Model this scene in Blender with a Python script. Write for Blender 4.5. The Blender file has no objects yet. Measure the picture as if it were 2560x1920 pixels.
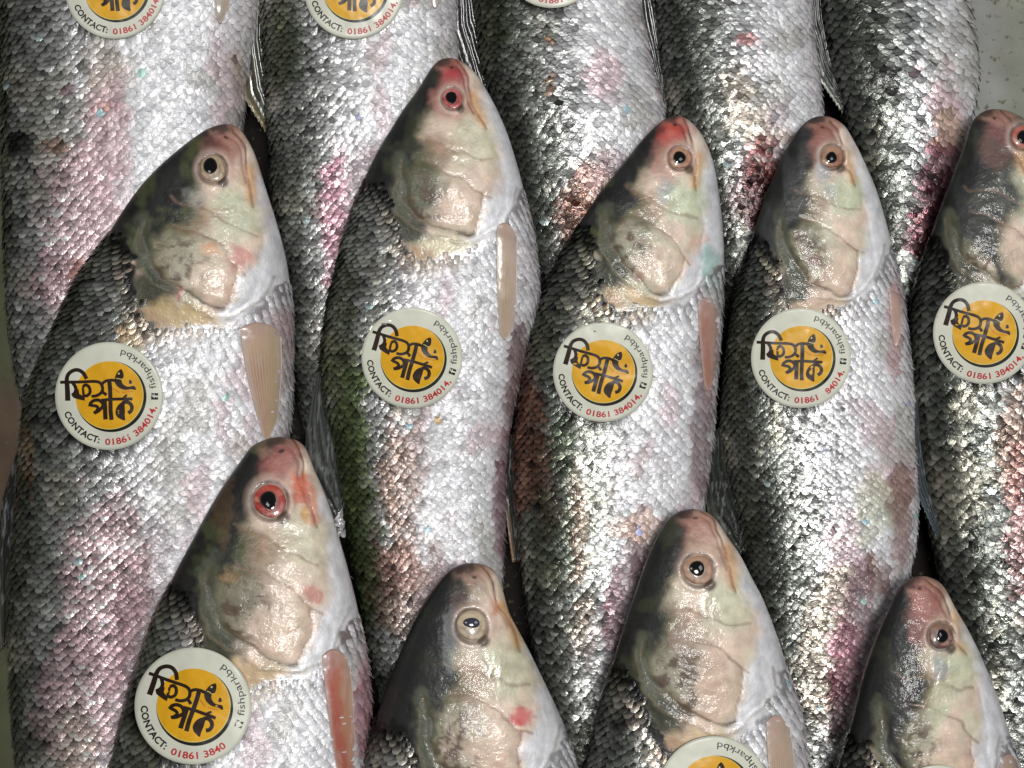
import bpy, math, random
import numpy as np

sc = bpy.context.scene
# ------------------------------------------------------------------ camera, light, exposure
H = 0.85            # camera height above the table (m)
ZREF = 0.06
K0 = 0.0005         # metres per reference pixel at height ZREF
cam_d = bpy.data.cameras.new("camera"); cam = bpy.data.objects.new("camera", cam_d)
sc.collection.objects.link(cam); sc.camera = cam
cam.location = (0, 0, H); cam.rotation_euler = (0, 0, 0)
cam_d.sensor_width = 36.0; cam_d.sensor_fit = 'HORIZONTAL'
cam_d.lens = 36.0 * (H - ZREF) / (1024 * K0)
cam_d.clip_start = 0.01; cam_d.clip_end = 20

w = bpy.data.worlds.new("World"); sc.world = w; w.use_nodes = True
w.node_tree.nodes["Background"].inputs[0].default_value = (0.95, 0.97, 1.0, 1)
w.node_tree.nodes["Background"].inputs[1].default_value = 0.05

def area(name, loc, target, sx, sy, power, col=(1, 1, 1)):
    l = bpy.data.lights.new(name, 'AREA'); l.shape = 'RECTANGLE'; l.size = sx; l.size_y = sy
    l.energy = power; l.color = col
    o = bpy.data.objects.new(name, l); sc.collection.objects.link(o); o.location = loc
    d = np.array(target, float) - np.array(loc, float)
    from mathutils import Vector
    o.rotation_euler = Vector(d).to_track_quat('-Z', 'Y').to_euler()
    return o
area("ceiling_tube_light", (0.10, 0.04, 1.45), (0.02, 0, 0.05), 0.20, 0.30, 13.8, (1, 0.985, 0.96))
area("ceiling_panel_light", (0.7, 0.5, 1.6), (0, 0, 0.05), 0.4, 0.4, 2.8, (0.93, 0.97, 1.0))
area("side_lamp", (-0.45, 0.35, 1.6), (0, 0, 0.05), 0.25, 0.25, 1.6, (1, 0.98, 0.95))

sc.view_settings.view_transform = 'Standard'
try: sc.view_settings.look = 'None'
except Exception: pass
sc.view_settings.exposure = 0.0; sc.view_settings.gamma = 1.0
sc.view_settings.use_curve_mapping = False
sc.cycles.max_bounces = 6

# ------------------------------------------------------------------ helpers
rng = np.random.default_rng(7)
def kk(z): return K0 * (H - z) / (H - ZREF)
def lin(c, f=1.0):
    c = np.array(c, float) / 255.0
    return np.where(c <= 0.04045, c / 12.92, ((c + 0.055) / 1.055) ** 2.4) * f
def sstep(a, b, x):
    t = np.clip((x - a) / (b - a), 0, 1); return t * t * (3 - 2 * t)
_perm = np.random.default_rng(3).random((256, 256))
def vnoise(x, y, seed=0):
    x = np.asarray(x, float) + seed * 17.31; y = np.asarray(y, float) + seed * 9.77
    xi = np.floor(x).astype(int); yi = np.floor(y).astype(int)
    fx = x - xi; fy = y - yi; fx = fx * fx * (3 - 2 * fx); fy = fy * fy * (3 - 2 * fy)
    g = lambda a, b: _perm[a & 255, b & 255]
    return (g(xi, yi) * (1 - fx) + g(xi + 1, yi) * fx) * (1 - fy) + (g(xi, yi + 1) * (1 - fx) + g(xi + 1, yi + 1) * fx) * fy
def fbm(x, y, seed=0, o=3):
    s = 0; a = .5; t = 0
    for i in range(o):
        s = s + a * vnoise(x * 2 ** i, y * 2 ** i, seed + i * 3); t += a; a *= .55
    return s / t
def mix(c, col, m):
    m = np.clip(m, 0, 1)[:, None]; return c * (1 - m) + np.asarray(col)[None, :] * m
def dline(px, py, pts):
    d = np.full(px.shape, 1e9)
    for (x0, y0), (x1, y1) in zip(pts[:-1], pts[1:]):
        vx, vy = x1 - x0, y1 - y0
        t = np.clip(((px - x0) * vx + (py - y0) * vy) / (vx * vx + vy * vy + 1e-9), 0, 1)
        d = np.minimum(d, np.hypot(px - x0 - t * vx, py - y0 - t * vy))
    return d
def inpoly(px, py, pts):
    r = np.zeros(px.shape, bool); n = len(pts)
    for i in range(n):
        x0, y0 = pts[i]; x1, y1 = pts[(i + 1) % n]
        if y0 == y1: continue
        c = ((y0 > py) != (y1 > py)) & (px < (x1 - x0) * (py - y0) / (y1 - y0) + x0)
        r ^= c
    return r
def sdf(px, py, pts):
    d = dline(px, py, list(pts) + [pts[0]])
    return np.where(inpoly(px, py, pts), d, -d)
def soft(px, py, pts, wd):
    return sstep(-wd, wd, sdf(px, py, pts))
def smooth_poly(pts, n=8, closed=False):
    P = [np.array(p, float) for p in pts]; out = []
    N = len(P)
    rngi = range(N if closed else N - 1)
    for i in rngi:
        p0 = P[(i - 1) % N] if (closed or i > 0) else P[0]
        p1 = P[i]; p2 = P[(i + 1) % N]
        p3 = P[(i + 2) % N] if (closed or i + 2 < N) else P[-1]
        for k in range(n):
            t = k / n
            out.append(0.5 * ((2 * p1) + (-p0 + p2) * t + (2 * p0 - 5 * p1 + 4 * p2 - p3) * t * t + (-p0 + 3 * p1 - 3 * p2 + p3) * t ** 3))
    if not closed: out.append(P[-1])
    return [tuple(p) for p in out]

def mesh_obj(name, verts, faces, mat, parent=None, origin=(0, 0, 0), col=None, aux=None, smooth=True, quads=None):
    me = bpy.data.meshes.new(name)
    v = np.asarray(verts, np.float64) - np.asarray(origin)[None, :]
    me.vertices.add(len(v)); me.vertices.foreach_set("co", v.astype(np.float32).ravel())
    if isinstance(faces, np.ndarray):
        k = faces.shape[1]; nf = len(faces)
        me.loops.add(nf * k); me.polygons.add(nf)
        me.loops.foreach_set("vertex_index", faces.astype(np.int32).ravel())
        me.polygons.foreach_set("loop_start", np.arange(0, nf * k, k, dtype=np.int32))
        me.polygons.foreach_set("loop_total", np.full(nf, k, np.int32))
    else:
        flat = [i for f in faces for i in f]; tot = [len(f) for f in faces]
        st = np.concatenate([[0], np.cumsum(tot)[:-1]])
        me.loops.add(len(flat)); me.polygons.add(len(faces))
        me.loops.foreach_set("vertex_index", np.array(flat, np.int32))
        me.polygons.foreach_set("loop_start", st.astype(np.int32))
        me.polygons.foreach_set("loop_total", np.array(tot, np.int32))
    me.update(calc_edges=True); me.validate()
    me.polygons.foreach_set("use_smooth", np.full(len(me.polygons), smooth, bool))
    for nm, data in (("Col", col), ("Aux", aux)):
        if data is not None:
            a = me.color_attributes.new(nm, 'FLOAT_COLOR', 'POINT')
            d = np.ones((len(v), 4), np.float32); d[:, :data.shape[1]] = data
            a.data.foreach_set("color", d.ravel())
    me.materials.append(mat)
    o = bpy.data.objects.new(name, me); sc.collection.objects.link(o)
    if parent is not None: o.parent = parent
    else: o.location = origin
    return o
def grid_faces(nr, nc, wrap=False, base=0):
    i = np.arange(nr - 1)[:, None]; j = np.arange(nc if wrap else nc - 1)[None, :]
    a = i * nc + j; b = i * nc + (j + 1) % nc; c = (i + 1) * nc + (j + 1) % nc; d = (i + 1) * nc + j
    return np.stack([a, b, c, d], -1).reshape(-1, 4) + base

def nodes(name):
    m = bpy.data.materials.new(name); m.use_nodes = True
    return m, m.node_tree, m.node_tree.nodes["Principled BSDF"]

# ------------------------------------------------------------------ materials
def skin_material():
    m, nt, bs = nodes("wet_fish_skin"); N = nt.nodes; L = nt.links
    c = N.new('ShaderNodeAttribute'); c.attribute_name = "Col"
    a = N.new('ShaderNodeAttribute'); a.attribute_name = "Aux"
    s = N.new('ShaderNodeSeparateColor'); L.new(a.outputs['Color'], s.inputs[0])
    tc = N.new('ShaderNodeTexCoord')
    n1 = N.new('ShaderNodeTexNoise'); n1.inputs['Scale'].default_value = 700; n1.inputs['Detail'].default_value = 3
    n2 = N.new('ShaderNodeTexNoise'); n2.inputs['Scale'].default_value = 160; n2.inputs['Detail'].default_value = 4
    L.new(tc.outputs['Object'], n1.inputs['Vector']); L.new(tc.outputs['Object'], n2.inputs['Vector'])
    mr = N.new('ShaderNodeMapRange'); mr.inputs[1].default_value = .3; mr.inputs[2].default_value = .7
    mr.inputs[3].default_value = .80; mr.inputs[4].default_value = 1.15
    L.new(n2.outputs[0], mr.inputs[0])
    mx = N.new('ShaderNodeVectorMath'); mx.operation = 'SCALE'
    L.new(c.outputs['Color'], mx.inputs[0]); L.new(mr.outputs[0], mx.inputs['Scale'])
    L.new(mx.outputs[0], bs.inputs['Base Color'])
    L.new(s.outputs[0], bs.inputs['Metallic']); L.new(s.outputs[1], bs.inputs['Roughness'])
    add = N.new('ShaderNodeMath'); add.operation = 'ADD'
    sc2 = N.new('ShaderNodeMath'); sc2.operation = 'MULTIPLY'; sc2.inputs[1].default_value = 2.2
    L.new(n2.outputs[0], sc2.inputs[0]); L.new(n1.outputs[0], add.inputs[0]); L.new(sc2.outputs[0], add.inputs[1])
    b = N.new('ShaderNodeBump'); b.inputs['Distance'].default_value = 0.00045
    L.new(s.outputs[2], b.inputs['Strength']); L.new(add.outputs[0], b.inputs['Height'])
    L.new(b.outputs[0], bs.inputs['Normal'])
    bs.inputs['Coat Weight'].default_value = 0.25; bs.inputs['Coat Roughness'].default_value = 0.07
    L.new(b.outputs[0], bs.inputs['Coat Normal'])
    return m
SKIN = skin_material()
def fin_material():
    m, nt, bs = nodes("fin_membrane"); N = nt.nodes; L = nt.links
    c = N.new('ShaderNodeAttribute'); c.attribute_name = "Col"
    tc = N.new('ShaderNodeTexCoord'); n = N.new('ShaderNodeTexNoise'); n.inputs['Scale'].default_value = 500
    L.new(tc.outputs['Object'], n.inputs['Vector'])
    b = N.new('ShaderNodeBump'); b.inputs['Distance'].default_value = 0.0002; b.inputs['Strength'].default_value = .6
    L.new(n.outputs[0], b.inputs['Height']); L.new(b.outputs[0], bs.inputs['Normal'])
    L.new(c.outputs['Color'], bs.inputs['Base Color'])
    bs.inputs['Roughness'].default_value = .32; bs.inputs['Coat Weight'].default_value = .6; bs.inputs['Coat Roughness'].default_value = .15
    bs.inputs['Alpha'].default_value = .84
    return m
FIN = fin_material()
def eye_material(name, rough=.06, coat=1.0):
    m, nt, bs = nodes(name); N = nt.nodes; L = nt.links
    c = N.new('ShaderNodeAttribute'); c.attribute_name = "Col"; L.new(c.outputs['Color'], bs.inputs['Base Color'])
    bs.inputs['Roughness'].default_value = rough; bs.inputs['Coat Weight'].default_value = coat; bs.inputs['Coat Roughness'].default_value = .04
    return m
EYE = eye_material("wet_iris", .4, .4); PUPIL = eye_material("wet_pupil", .08, 0)
def flat(name, c, rough=.45, coat=0.0, var=0.06, scale=90):
    m, nt, bs = nodes(name); N = nt.nodes; L = nt.links
    tc = N.new('ShaderNodeTexCoord'); n = N.new('ShaderNodeTexNoise'); n.inputs['Scale'].default_value = scale; n.inputs['Detail'].default_value = 4
    L.new(tc.outputs['Object'], n.inputs['Vector'])
    r = N.new('ShaderNodeValToRGB'); c = np.asarray(c)
    r.color_ramp.elements[0].position = .35; r.color_ramp.elements[1].position = .68
    r.color_ramp.elements[0].color = (*np.clip(c * (1 - var), 0, 1), 1); r.color_ramp.elements[1].color = (*np.clip(c * (1 + var), 0, 1), 1)
    L.new(n.outputs[0], r.inputs[0]); L.new(r.outputs[0], bs.inputs['Base Color'])
    bs.inputs['Roughness'].default_value = rough; bs.inputs['Coat Weight'].default_value = coat; bs.inputs['Coat Roughness'].default_value = .2
    return m
PAPER = flat("sticker_paper", lin((212, 213, 198)), .42, .15, .07, 60)
YELLOW = flat("sticker_yellow_ink", lin((222, 166, 28)), .4, .15, .10, 60)
BLACK = flat("sticker_black_ink", (.012, .010, .008), .4, .1, .1)
BROWN = flat("sticker_brown_ink", (.022, .010, .006), .4, .1, .2)
RED = flat("sticker_red_ink", lin((188, 40, 44)), .45, .0, .15)
GREYINK = flat("sticker_grey_ink", lin((60, 60, 58)), .45, .0, .1)
CREAM = flat("sticker_cream_ink", lin((215, 205, 120)), .45, .0, .05)
ORANGE = flat("sticker_orange_ink", lin((190, 70, 20)), .45, .0, .05)

def table_material():
    m, nt, bs = nodes("tray_painted_shade"); N = nt.nodes; L = nt.links
    tc = N.new('ShaderNodeTexCoord')
    c = N.new('ShaderNodeAttribute'); c.attribute_name = "Col"
    n = N.new('ShaderNodeTexNoise'); n.inputs['Scale'].default_value = 40; n.inputs['Detail'].default_value = 5
    L.new(tc.outputs['Object'], n.inputs['Vector'])
    mr = N.new('ShaderNodeMapRange'); mr.inputs[1].default_value = .35; mr.inputs[2].default_value = .65
    mr.inputs[3].default_value = .85; mr.inputs[4].default_value = 1.12; L.new(n.outputs[0], mr.inputs[0])
    k = N.new('ShaderNodeVectorMath'); k.operation = 'SCALE'; L.new(c.outputs['Color'], k.inputs[0]); L.new(mr.outputs[0], k.inputs['Scale'])
    v = N.new('ShaderNodeTexNoise'); v.inputs['Scale'].default_value = 260; v.inputs['Detail'].default_value = 2
    L.new(tc.outputs['Object'], v.inputs['Vector'])
    r2 = N.new('ShaderNodeValToRGB'); e = r2.color_ramp.elements
    e[0].position = .60; e[0].color = (0, 0, 0, 1); e[1].position = .70; e[1].color = (.75, .75, .75, 1)
    L.new(v.outputs[0], r2.inputs[0])
    mx = N.new('ShaderNodeMix'); mx.data_type = 'RGBA'
    L.new(r2.outputs[0], mx.inputs[0]); L.new(k.outputs[0], mx.inputs[6]); mx.inputs[7].default_value = (.10, .10, .05, 1)
    L.new(mx.outputs[2], bs.inputs['Base Color'])
    b = N.new('ShaderNodeBump'); b.inputs['Distance'].default_value = .0004; b.inputs['Strength'].default_value = .4
    L.new(v.outputs[0], b.inputs['Height']); L.new(b.outputs[0], bs.inputs['Normal'])
    bs.inputs['Roughness'].default_value = .65; bs.inputs['Specular IOR Level'].default_value = .12
    return m

# ------------------------------------------------------------------ the tray under the fish
n = 240
gx, gy = np.meshgrid(np.linspace(-.9, .9, n), np.linspace(.9, -.9, n))
gz = 0.0005 * fbm(gx * 12, gy * 12, 5)
tx = gx.ravel() / kk(0) + 512; ty = 384 - gy.ravel() / kk(0)
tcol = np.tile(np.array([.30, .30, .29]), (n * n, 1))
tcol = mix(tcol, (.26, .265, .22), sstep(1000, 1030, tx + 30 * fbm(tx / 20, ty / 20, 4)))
gap_shade = sstep(-20, 30, tx) * (1 - sstep(905, 960, tx + 40 * (fbm(tx / 40, ty / 40, 2) - .5)))
tcol = mix(tcol, (.085, .090, .052), 1 - sstep(10, 45, tx))  # left strip darkened to olive: shade painted into the table colour
tcol = mix(tcol, (.10, .068, .048), (1 - sstep(10, 45, tx)) * sstep(.25, .6, 1 - np.abs(ty - 460) / 130))  # browner stretch of the same painted shade
gap_shade = sstep(22, 50, tx) * (1 - sstep(900, 950, tx)); gap_shade = np.maximum(gap_shade, sstep(150, 240, ty) * sstep(25, 50, tx))
tcol = mix(tcol, (.012, .008, .008), gap_shade)  # near-black under and between the fish: gap shade painted on the table
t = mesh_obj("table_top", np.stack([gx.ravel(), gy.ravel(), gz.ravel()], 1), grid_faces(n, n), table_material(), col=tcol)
t["kind"] = "structure"

STK = [('A1', 115, -11, 50), ('A2', 354, -11, 50), ('A3', 552, -42, 50), ('M1', 109, 396, 54), ('M2', 412, 358, 50.5), ('M3', 603, 372, 50), ('M4', 801, 358, 50), ('M5', 984, 333, 51), ('B1', 193, 706, 58.5), ('B3', 714, 792, 56), ('B4', 938, 816, 51)]

# ------------------------------------------------------------------ head template (measured on one fish)
TN = np.array([449., 58.]); TD = np.array([-10., 181.]); TL = np.linalg.norm(TD); TD = TD / TL; TR = np.array([TD[1], -TD[0]]); TW = 95.

class Fish:
    def __init__(s, name, rows, nose, dirv, HL, HW, zprof, **kw):
        s.name = name; s.kw = kw
        rows = np.array(rows, float)
        y0 = nose[1]
        yy = np.concatenate([[y0], rows[:, 0]])
        cx = np.concatenate([[nose[0]], (rows[:, 1] + rows[:, 2]) / 2])
        hw2 = np.concatenate([[0], ((rows[:, 2] - rows[:, 1]) / 2) ** 2])
        s.Y = np.arange(y0, rows[-1, 0] + .01, 0.5)
        CX = np.interp(s.Y, yy, cx); H2 = np.interp(s.Y, yy, hw2)
        def sm(a, sg):
            k = np.arange(-int(3 * sg), int(3 * sg) + 1); g = np.exp(-k * k / 2 / sg / sg); g /= g.sum()
            p = len(k) // 2; ext = np.concatenate([2 * a[0] - a[p:0:-1], a, 2 * a[-1] - a[-2:-p - 2:-1]])
            return np.convolve(ext, g, 'valid')
        CX = sm(CX, 12); H2s = sm(H2, 10); H2s = H2s - H2s[0]
        s.CX = CX; s.HW = np.sqrt(np.maximum(H2s, 0)); s.HWi = s.HW
        s.HT = s.HW * kw.get('fat', .50) + 0.0
        zy, zz = zip(*zprof); s.ZC = np.interp(s.Y, zy, zz) + kw.get('dz', 0)
        s.y0 = y0; s.y1 = s.Y[-1]; s.nose = np.array(nose, float); s.d = np.array(dirv, float); s.d /= np.linalg.norm(s.d)
        s.r = np.array([s.d[1], -s.d[0]]); s.HL = HL; s.hw = HW
    def at(s, y): return (np.interp(y, s.Y, s.CX), np.interp(y, s.Y, s.HW), np.interp(y, s.Y, s.HT), np.interp(y, s.Y, s.ZC))
    def P(s, y, th):
        cx, hw, ht, zc = s.at(y)
        c = np.cos(th); sn = np.sin(th)
        tx = np.sign(c) * np.abs(c) ** .88; tz = np.sign(sn) * np.abs(sn) ** .88
        k = kk(zc)
        wob = 1 + .012 * np.sin(y * .031 + s.nose[0]) + .008 * np.sin(y * .083 + 3 * th)
        X = (cx + hw * tx - 512) * k; Y = (384 - y) * k
        Z = zc + ht * K0 * tz * wob
        return np.stack([X, Y, Z], -1)
    def surf(s, px, py, it=8):
        """height of the upper skin where the sight line of a pixel meets it"""
        px = np.asarray(px, float); py = np.asarray(py, float)
        cx, hw, ht, zc = s.at(py); z = zc + ht * K0 * .8
        for _ in range(it):
            X = (px - 512) * kk(z); Yw = (384 - py) * kk(z)
            y = py.copy()
            for _ in range(4): y = 384 - Yw / kk(s.at(y)[3])
            cx, hw, ht, zc = s.at(y)
            tt = np.clip((X / kk(zc) + 512 - cx) / np.maximum(hw, 1e-3), -.985, .985)
            c = np.abs(tt) ** (1 / .88); zn = zc + ht * K0 * np.sqrt(np.maximum(1 - c * c, 0)) ** .88
            z = z * .4 + zn * .6
        return z, tt
    def world(s, px, py, z): return np.stack([(px - 512) * kk(z), (384 - py) * kk(z), z], -1)
    def clust(s, px, py, zx, zy):
        e = lambda cx, cy, rx, ry: 1 - sstep(.3, 1.1, np.hypot((zx - cx) / rx, (zy - cy) / ry))
        m = np.maximum.reduce([e(1110, 860, 110, 190), e(1150, 1290, 110, 130) * .8, e(1130, 640, 60, 120), e(900, 1050, 120, 120) * .35])
        return m * sstep(.42, .66, fbm(px / 9, py / 14, int(s.nose[0]) % 50 + 3))
    def tmpl(s, px, py):
        dx = px - s.nose[0]; dy = py - s.nose[1]
        a = (dx * s.d[0] + dy * s.d[1]) / s.HL; b = (dx * s.r[0] + dy * s.r[1]) / s.hw
        # follow the outline a little so the markings hug the back and the jaw
        X = TN[0] + a * TL * TD[0] + b * TW * TR[0]; Y = TN[1] + a * TL * TD[1] + b * TW * TR[1]
        return (X - 280) * 6.145, Y * 6.145

MOUTH = smooth_poly([(1075, 372), (1125, 420), (1160, 500), (1185, 600), (1235, 720), (1262, 790)])
UPJAW = smooth_poly([(1010, 400), (1080, 420), (1120, 480), (1150, 570), (1200, 680)])
CREASE1 = smooth_poly([(835, 820), (880, 850), (980, 850), (1080, 905), (1180, 945), (1290, 960)])
CREASE2 = smooth_poly([(880, 985), (960, 1000), (1050, 1045), (1150, 1095), (1230, 1170), (1300, 1215)])
PLATE = smooth_poly([(1252, 1185), (1250, 1270), (1225, 1340), (1190, 1430), (1150, 1440)])
OPERC = smooth_poly([(735, 1010), (735, 1080), (762, 1190), (815, 1275), (900, 1350), (1020, 1405), (1110, 1440), (1190, 1435)])
FLAP = smooth_poly([(690, 1040), (700, 1180), (750, 1310), (860, 1400), (980, 1450), (1100, 1485), (1220, 1470), (1330, 1400), (1400, 1300), (1440, 1180)])
THROAT = smooth_poly([(1300, 900), (1335, 980), (1350, 1080), (1365, 1200), (1340, 1350), (1250, 1440)])
DARK = [(1060, 300), (1000, 380), (960, 450), (945, 540), (900, 640), (830, 730), (805, 820), (850, 890), (820, 960), (770, 1010), (745, 1060), (700, 1080), (690, 1180), (740, 1330), (800, 1420),
        (760, 1480), (650, 1300), (500, 1150), (300, 1700), (-400, 1700), (-400, 200)]
SILVER = [(1100, 300), (1190, 480), (1265, 640), (1320, 800), (1330, 900), (1345, 1000), (1330, 1150), (1270, 1260), (1230, 1390), (1150, 1450), (1120, 1800), (2600, 1800), (2600, 300)]
OPPLATE = [(745, 1040), (880, 985), (1050, 1045), (1252, 1185), (1225, 1340), (1190, 1435), (1020, 1405), (900, 1350), (815, 1275), (762, 1190)]
SCALE_B = [(-500, 900), (300, 1000), (520, 1095), (620, 1120), (690, 1220), (735, 1380), (780, 1540), (900, 1600), (1040, 1545), (1180, 1520), (1300, 1480), (1420, 1300), (1490, 1180), (1700, 1150), (2600, 1150)]
SCALE_POLY = SCALE_B + [(2600, 9e4), (-500, 9e4)]

def body_color(f, px, py, t):
    kw = f.kw; ds = kw.get('dark', 0.0)
    n = fbm(px / 28, py / 45, int(f.nose[0])) - .5; n2 = fbm(px / 9, py / 12, 5 + int(f.nose[0])) - .5
    tt = t + n * .35 + n2 * .25 - ds
    col = np.tile(lin((226, 226, 230)), (len(px), 1))
    col = mix(col, lin((146, 148, 146)), 1 - sstep(-.50, .22, tt))
    col = mix(col, lin((98, 101, 95)), 1 - sstep(-.90, -.30, tt))
    col = mix(col, lin((70, 73, 68)), 1 - sstep(-1.02, -.70, tt))
    col = mix(col, lin((196, 176, 176)), sstep(.72, .98, t + n * .3) * kw.get('pinkbelly', .25))
    # general faint blotches
    col = mix(col, lin((152, 149, 134)), sstep(.60, .72, fbm(px / 35, py / 50, 77 + int(f.nose[0]))) * .45)
    col = mix(col, lin((196, 150, 158)), sstep(.62, .74, fbm(px / 30, py / 55, 55 + int(f.nose[0]))) * .35 * sstep(-.3, .3, tt))
    for (cx, cy, rx, ry, c, st) in kw.get('patches', []):
        wx = (fbm(px / 14, py / 14, 21) - .5) * 1.1; wy = (fbm(px / 16, py / 16, 41) - .5) * 1.1
        d = np.hypot((px - cx) / rx + wx, (py - cy) / ry + wy)
        lum = col.mean(1); tg = lin(c)[None, :] * np.clip(lum / .36, .34, 1.0)[:, None]
        m_ = ((1 - sstep(.6, 1.2, d)) * st * (.75 + .4 * fbm(px / 5, py / 5, 91)))[:, None]; m_ = np.clip(m_, 0, 1); col = col * (1 - m_) + tg * m_
    return col

def head_color(f, px, py, t, zx, zy, body):
    kw = f.kw
    sd = int(f.nose[0])
    nx = (fbm(px / 9, py / 9, sd) - .5) * 70; ny = (fbm(px / 9, py / 9, sd + 9) - .5) * 70
    X = zx + nx; Y = zy + ny
    ell = lambda cx, cy, rx, ry, s=.5: 1 - sstep(1 - s, 1 + s, np.hypot((X - cx) / rx, (Y - cy) / ry))
    g = kw.get('green', .4)
    col = np.tile(lin((216, 192, 174)), (len(px), 1))
    col = mix(col, lin((192, 196, 170)), sstep(.35, .65, fbm(px / 26, py / 26, sd + 31)) * (.15 + g * .6))
    col = mix(col, lin((188, 198, 168)), ell(1190, 850, 150, 140) * (.3 + .6 * g))
    col = mix(col, lin((172, 146, 124)), ell(960, 880, 190, 60) * .5)
    # iridescent gill plate
    col = mix(col, lin((146, 116, 92)), ell(930, 930, 120, 100) * .75)
    col = mix(col, lin((78, 84, 60)), ell(865, 1140, 150, 215) * kw.get('gillgreen', .7))
    st = sstep(.45, .62, fbm(X / 38 + Y / 90, Y / 55 - X / 160, sd + 3)) * ell(900, 1240, 150, 190)
    col = mix(col, lin((82, 62, 48)), st * .9)
    col = mix(col, lin((205, 178, 158)), ell(1110, 1300, 120, 120) * .6)
    # silvery throat and lower jaw
    col = mix(col, lin((222, 222, 226)), soft(X, Y, SILVER, 45))
    col = mix(col, lin((216, 196, 176)), ell(1200, 560, 70, 190, .6) * .8)
    # dark back of the head
    fx, fy = zx + nx * .8, zy + ny * .8
    dm = soft(fx + kw.get('backshift', -35), fy, DARK, 34)
    col = mix(col, lin((92, 92, 62)), soft(fx + kw.get('backshift', -35) - 45, fy, DARK, 60) * .8)
    dk = np.tile(lin(kw.get('backcol', (40, 42, 40))), (len(px), 1))
    dk = mix(dk, lin((24, 25, 25)), sstep(.4, .7, fbm(px / 18, py / 30, sd + 61)))
    dk = mix(dk, lin((72, 78, 48)), sstep(.5, .7, fbm(px / 22, py / 22, sd + 71)) * kw.get('olive', .5))
    col = col * (1 - dm[:, None]) + dk * dm[:, None]
    band = (1 - sstep(20, 75, dline(X, Y, [(722, 1000), (720, 1130), (760, 1270), (850, 1380)])))
    col = mix(col, lin((84, 88, 72)), band * .85)
    col = mix(col, lin((150, 160, 168)), (1 - sstep(4, 12, dline(zx, zy, [(742, 1090), (765, 1190), (800, 1262)]))) * .5)
    # membrane behind the gill cover
    col = mix(col, lin((48, 50, 32)), ell(800, 1410, 130, 100) * .95)
    col = mix(col, lin(kw.get('membrane', (184, 168, 122))), ell(1010, 1500, 190, 44) * .7)
    col = mix(col, lin((150, 112, 70)), ell(830, 1560, 120, 50) * .7)
    # snout and jaws
    r = kw.get('red', .7)
    col = mix(col, lin((186, 150, 132)), ell(1060, 400, 110, 60) * .7)
    col = mix(col, lin(kw.get('redcol', (150, 62, 60))), ell(1055, 470, 85, 95, .6) * r)
    col = mix(col, lin((176, 116, 108)), ell(1060, 600, 130, 130, .3) * r * .6)
    col = mix(col, lin((44, 34, 36)), ell(985, 372, 60, 34) * .8)
    e1 = dline(zx, zy, [(1200, 590), (1225, 680), (1245, 750)])
    col = mix(col, lin(kw.get('jawcol', (206, 150, 84))), (1 - sstep(0, 55, e1)) * .62)
    e1 = dline(zx, zy, MOUTH); col = mix(col, lin((112, 66, 54)), (1 - sstep(2, 14, e1)) * .5)
    e1 = dline(zx, zy, UPJAW); col = mix(col, lin((120, 66, 62)), (1 - sstep(3, 12, e1)) * .5 * (.4 + r))
    for ln, wd, c, a in ((CREASE1, 14, (126, 100, 82), .5), (CREASE2, 12, (128, 98, 80), .6), (PLATE, 10, (160, 120, 100), .7), (OPERC, 16, (88, 76, 52), .75), (FLAP, 14, (120, 108, 84), .45)):
        e1 = dline(zx + nx * .25, zy + ny * .25, ln); col = mix(col, lin(c), (1 - sstep(2, wd, e1)) * a * (.6 + .8 * fbm(px / 8, py / 8, sd + 7)))
    nd = np.hypot((zx - 1040) / 15, (zy - 418) / 9); col = mix(col, lin((40, 26, 24)), (1 - sstep(.6, 1.2, nd)) * .85)
    sl = dline(zx, zy, MOUTH[:22]); col = mix(col, lin((58, 30, 28)), (1 - sstep(1, 8, sl + 6 * fbm(px / 6, py / 6, sd + 23))) * .9)
    # dark rim round the eye
    ex, ey, er = kw['eye'][:3]
    de = np.hypot((px - ex) * 1.02, (py - ey) * .96) / er
    col = mix(col, lin((214, 190, 176)), (1 - sstep(1.25, 1.75, de)) * .45)
    col = mix(col, lin((66, 50, 42)), (1 - sstep(.05, .2, np.abs(de - 1.06))) * (.3 + .6 * fbm(px / 7, py / 7, sd + 13)))
    dd = np.hypot((px - ex - er * .75) / (er * .5), (py - ey - er * .95) / (er * .55))
    col = mix(col, lin((74, 58, 44)), (1 - sstep(.5, 1.1, dd)) * .9)
    for (cx, cy, rx, ry, c, s_) in kw.get('marks', []):
        d = np.hypot((px - cx) / rx + nx / 55, (py - cy) / ry + ny / 55)
        col = mix(col, lin(c), (1 - sstep(.5, 1.1, d)) * s_)
    return col

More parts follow.
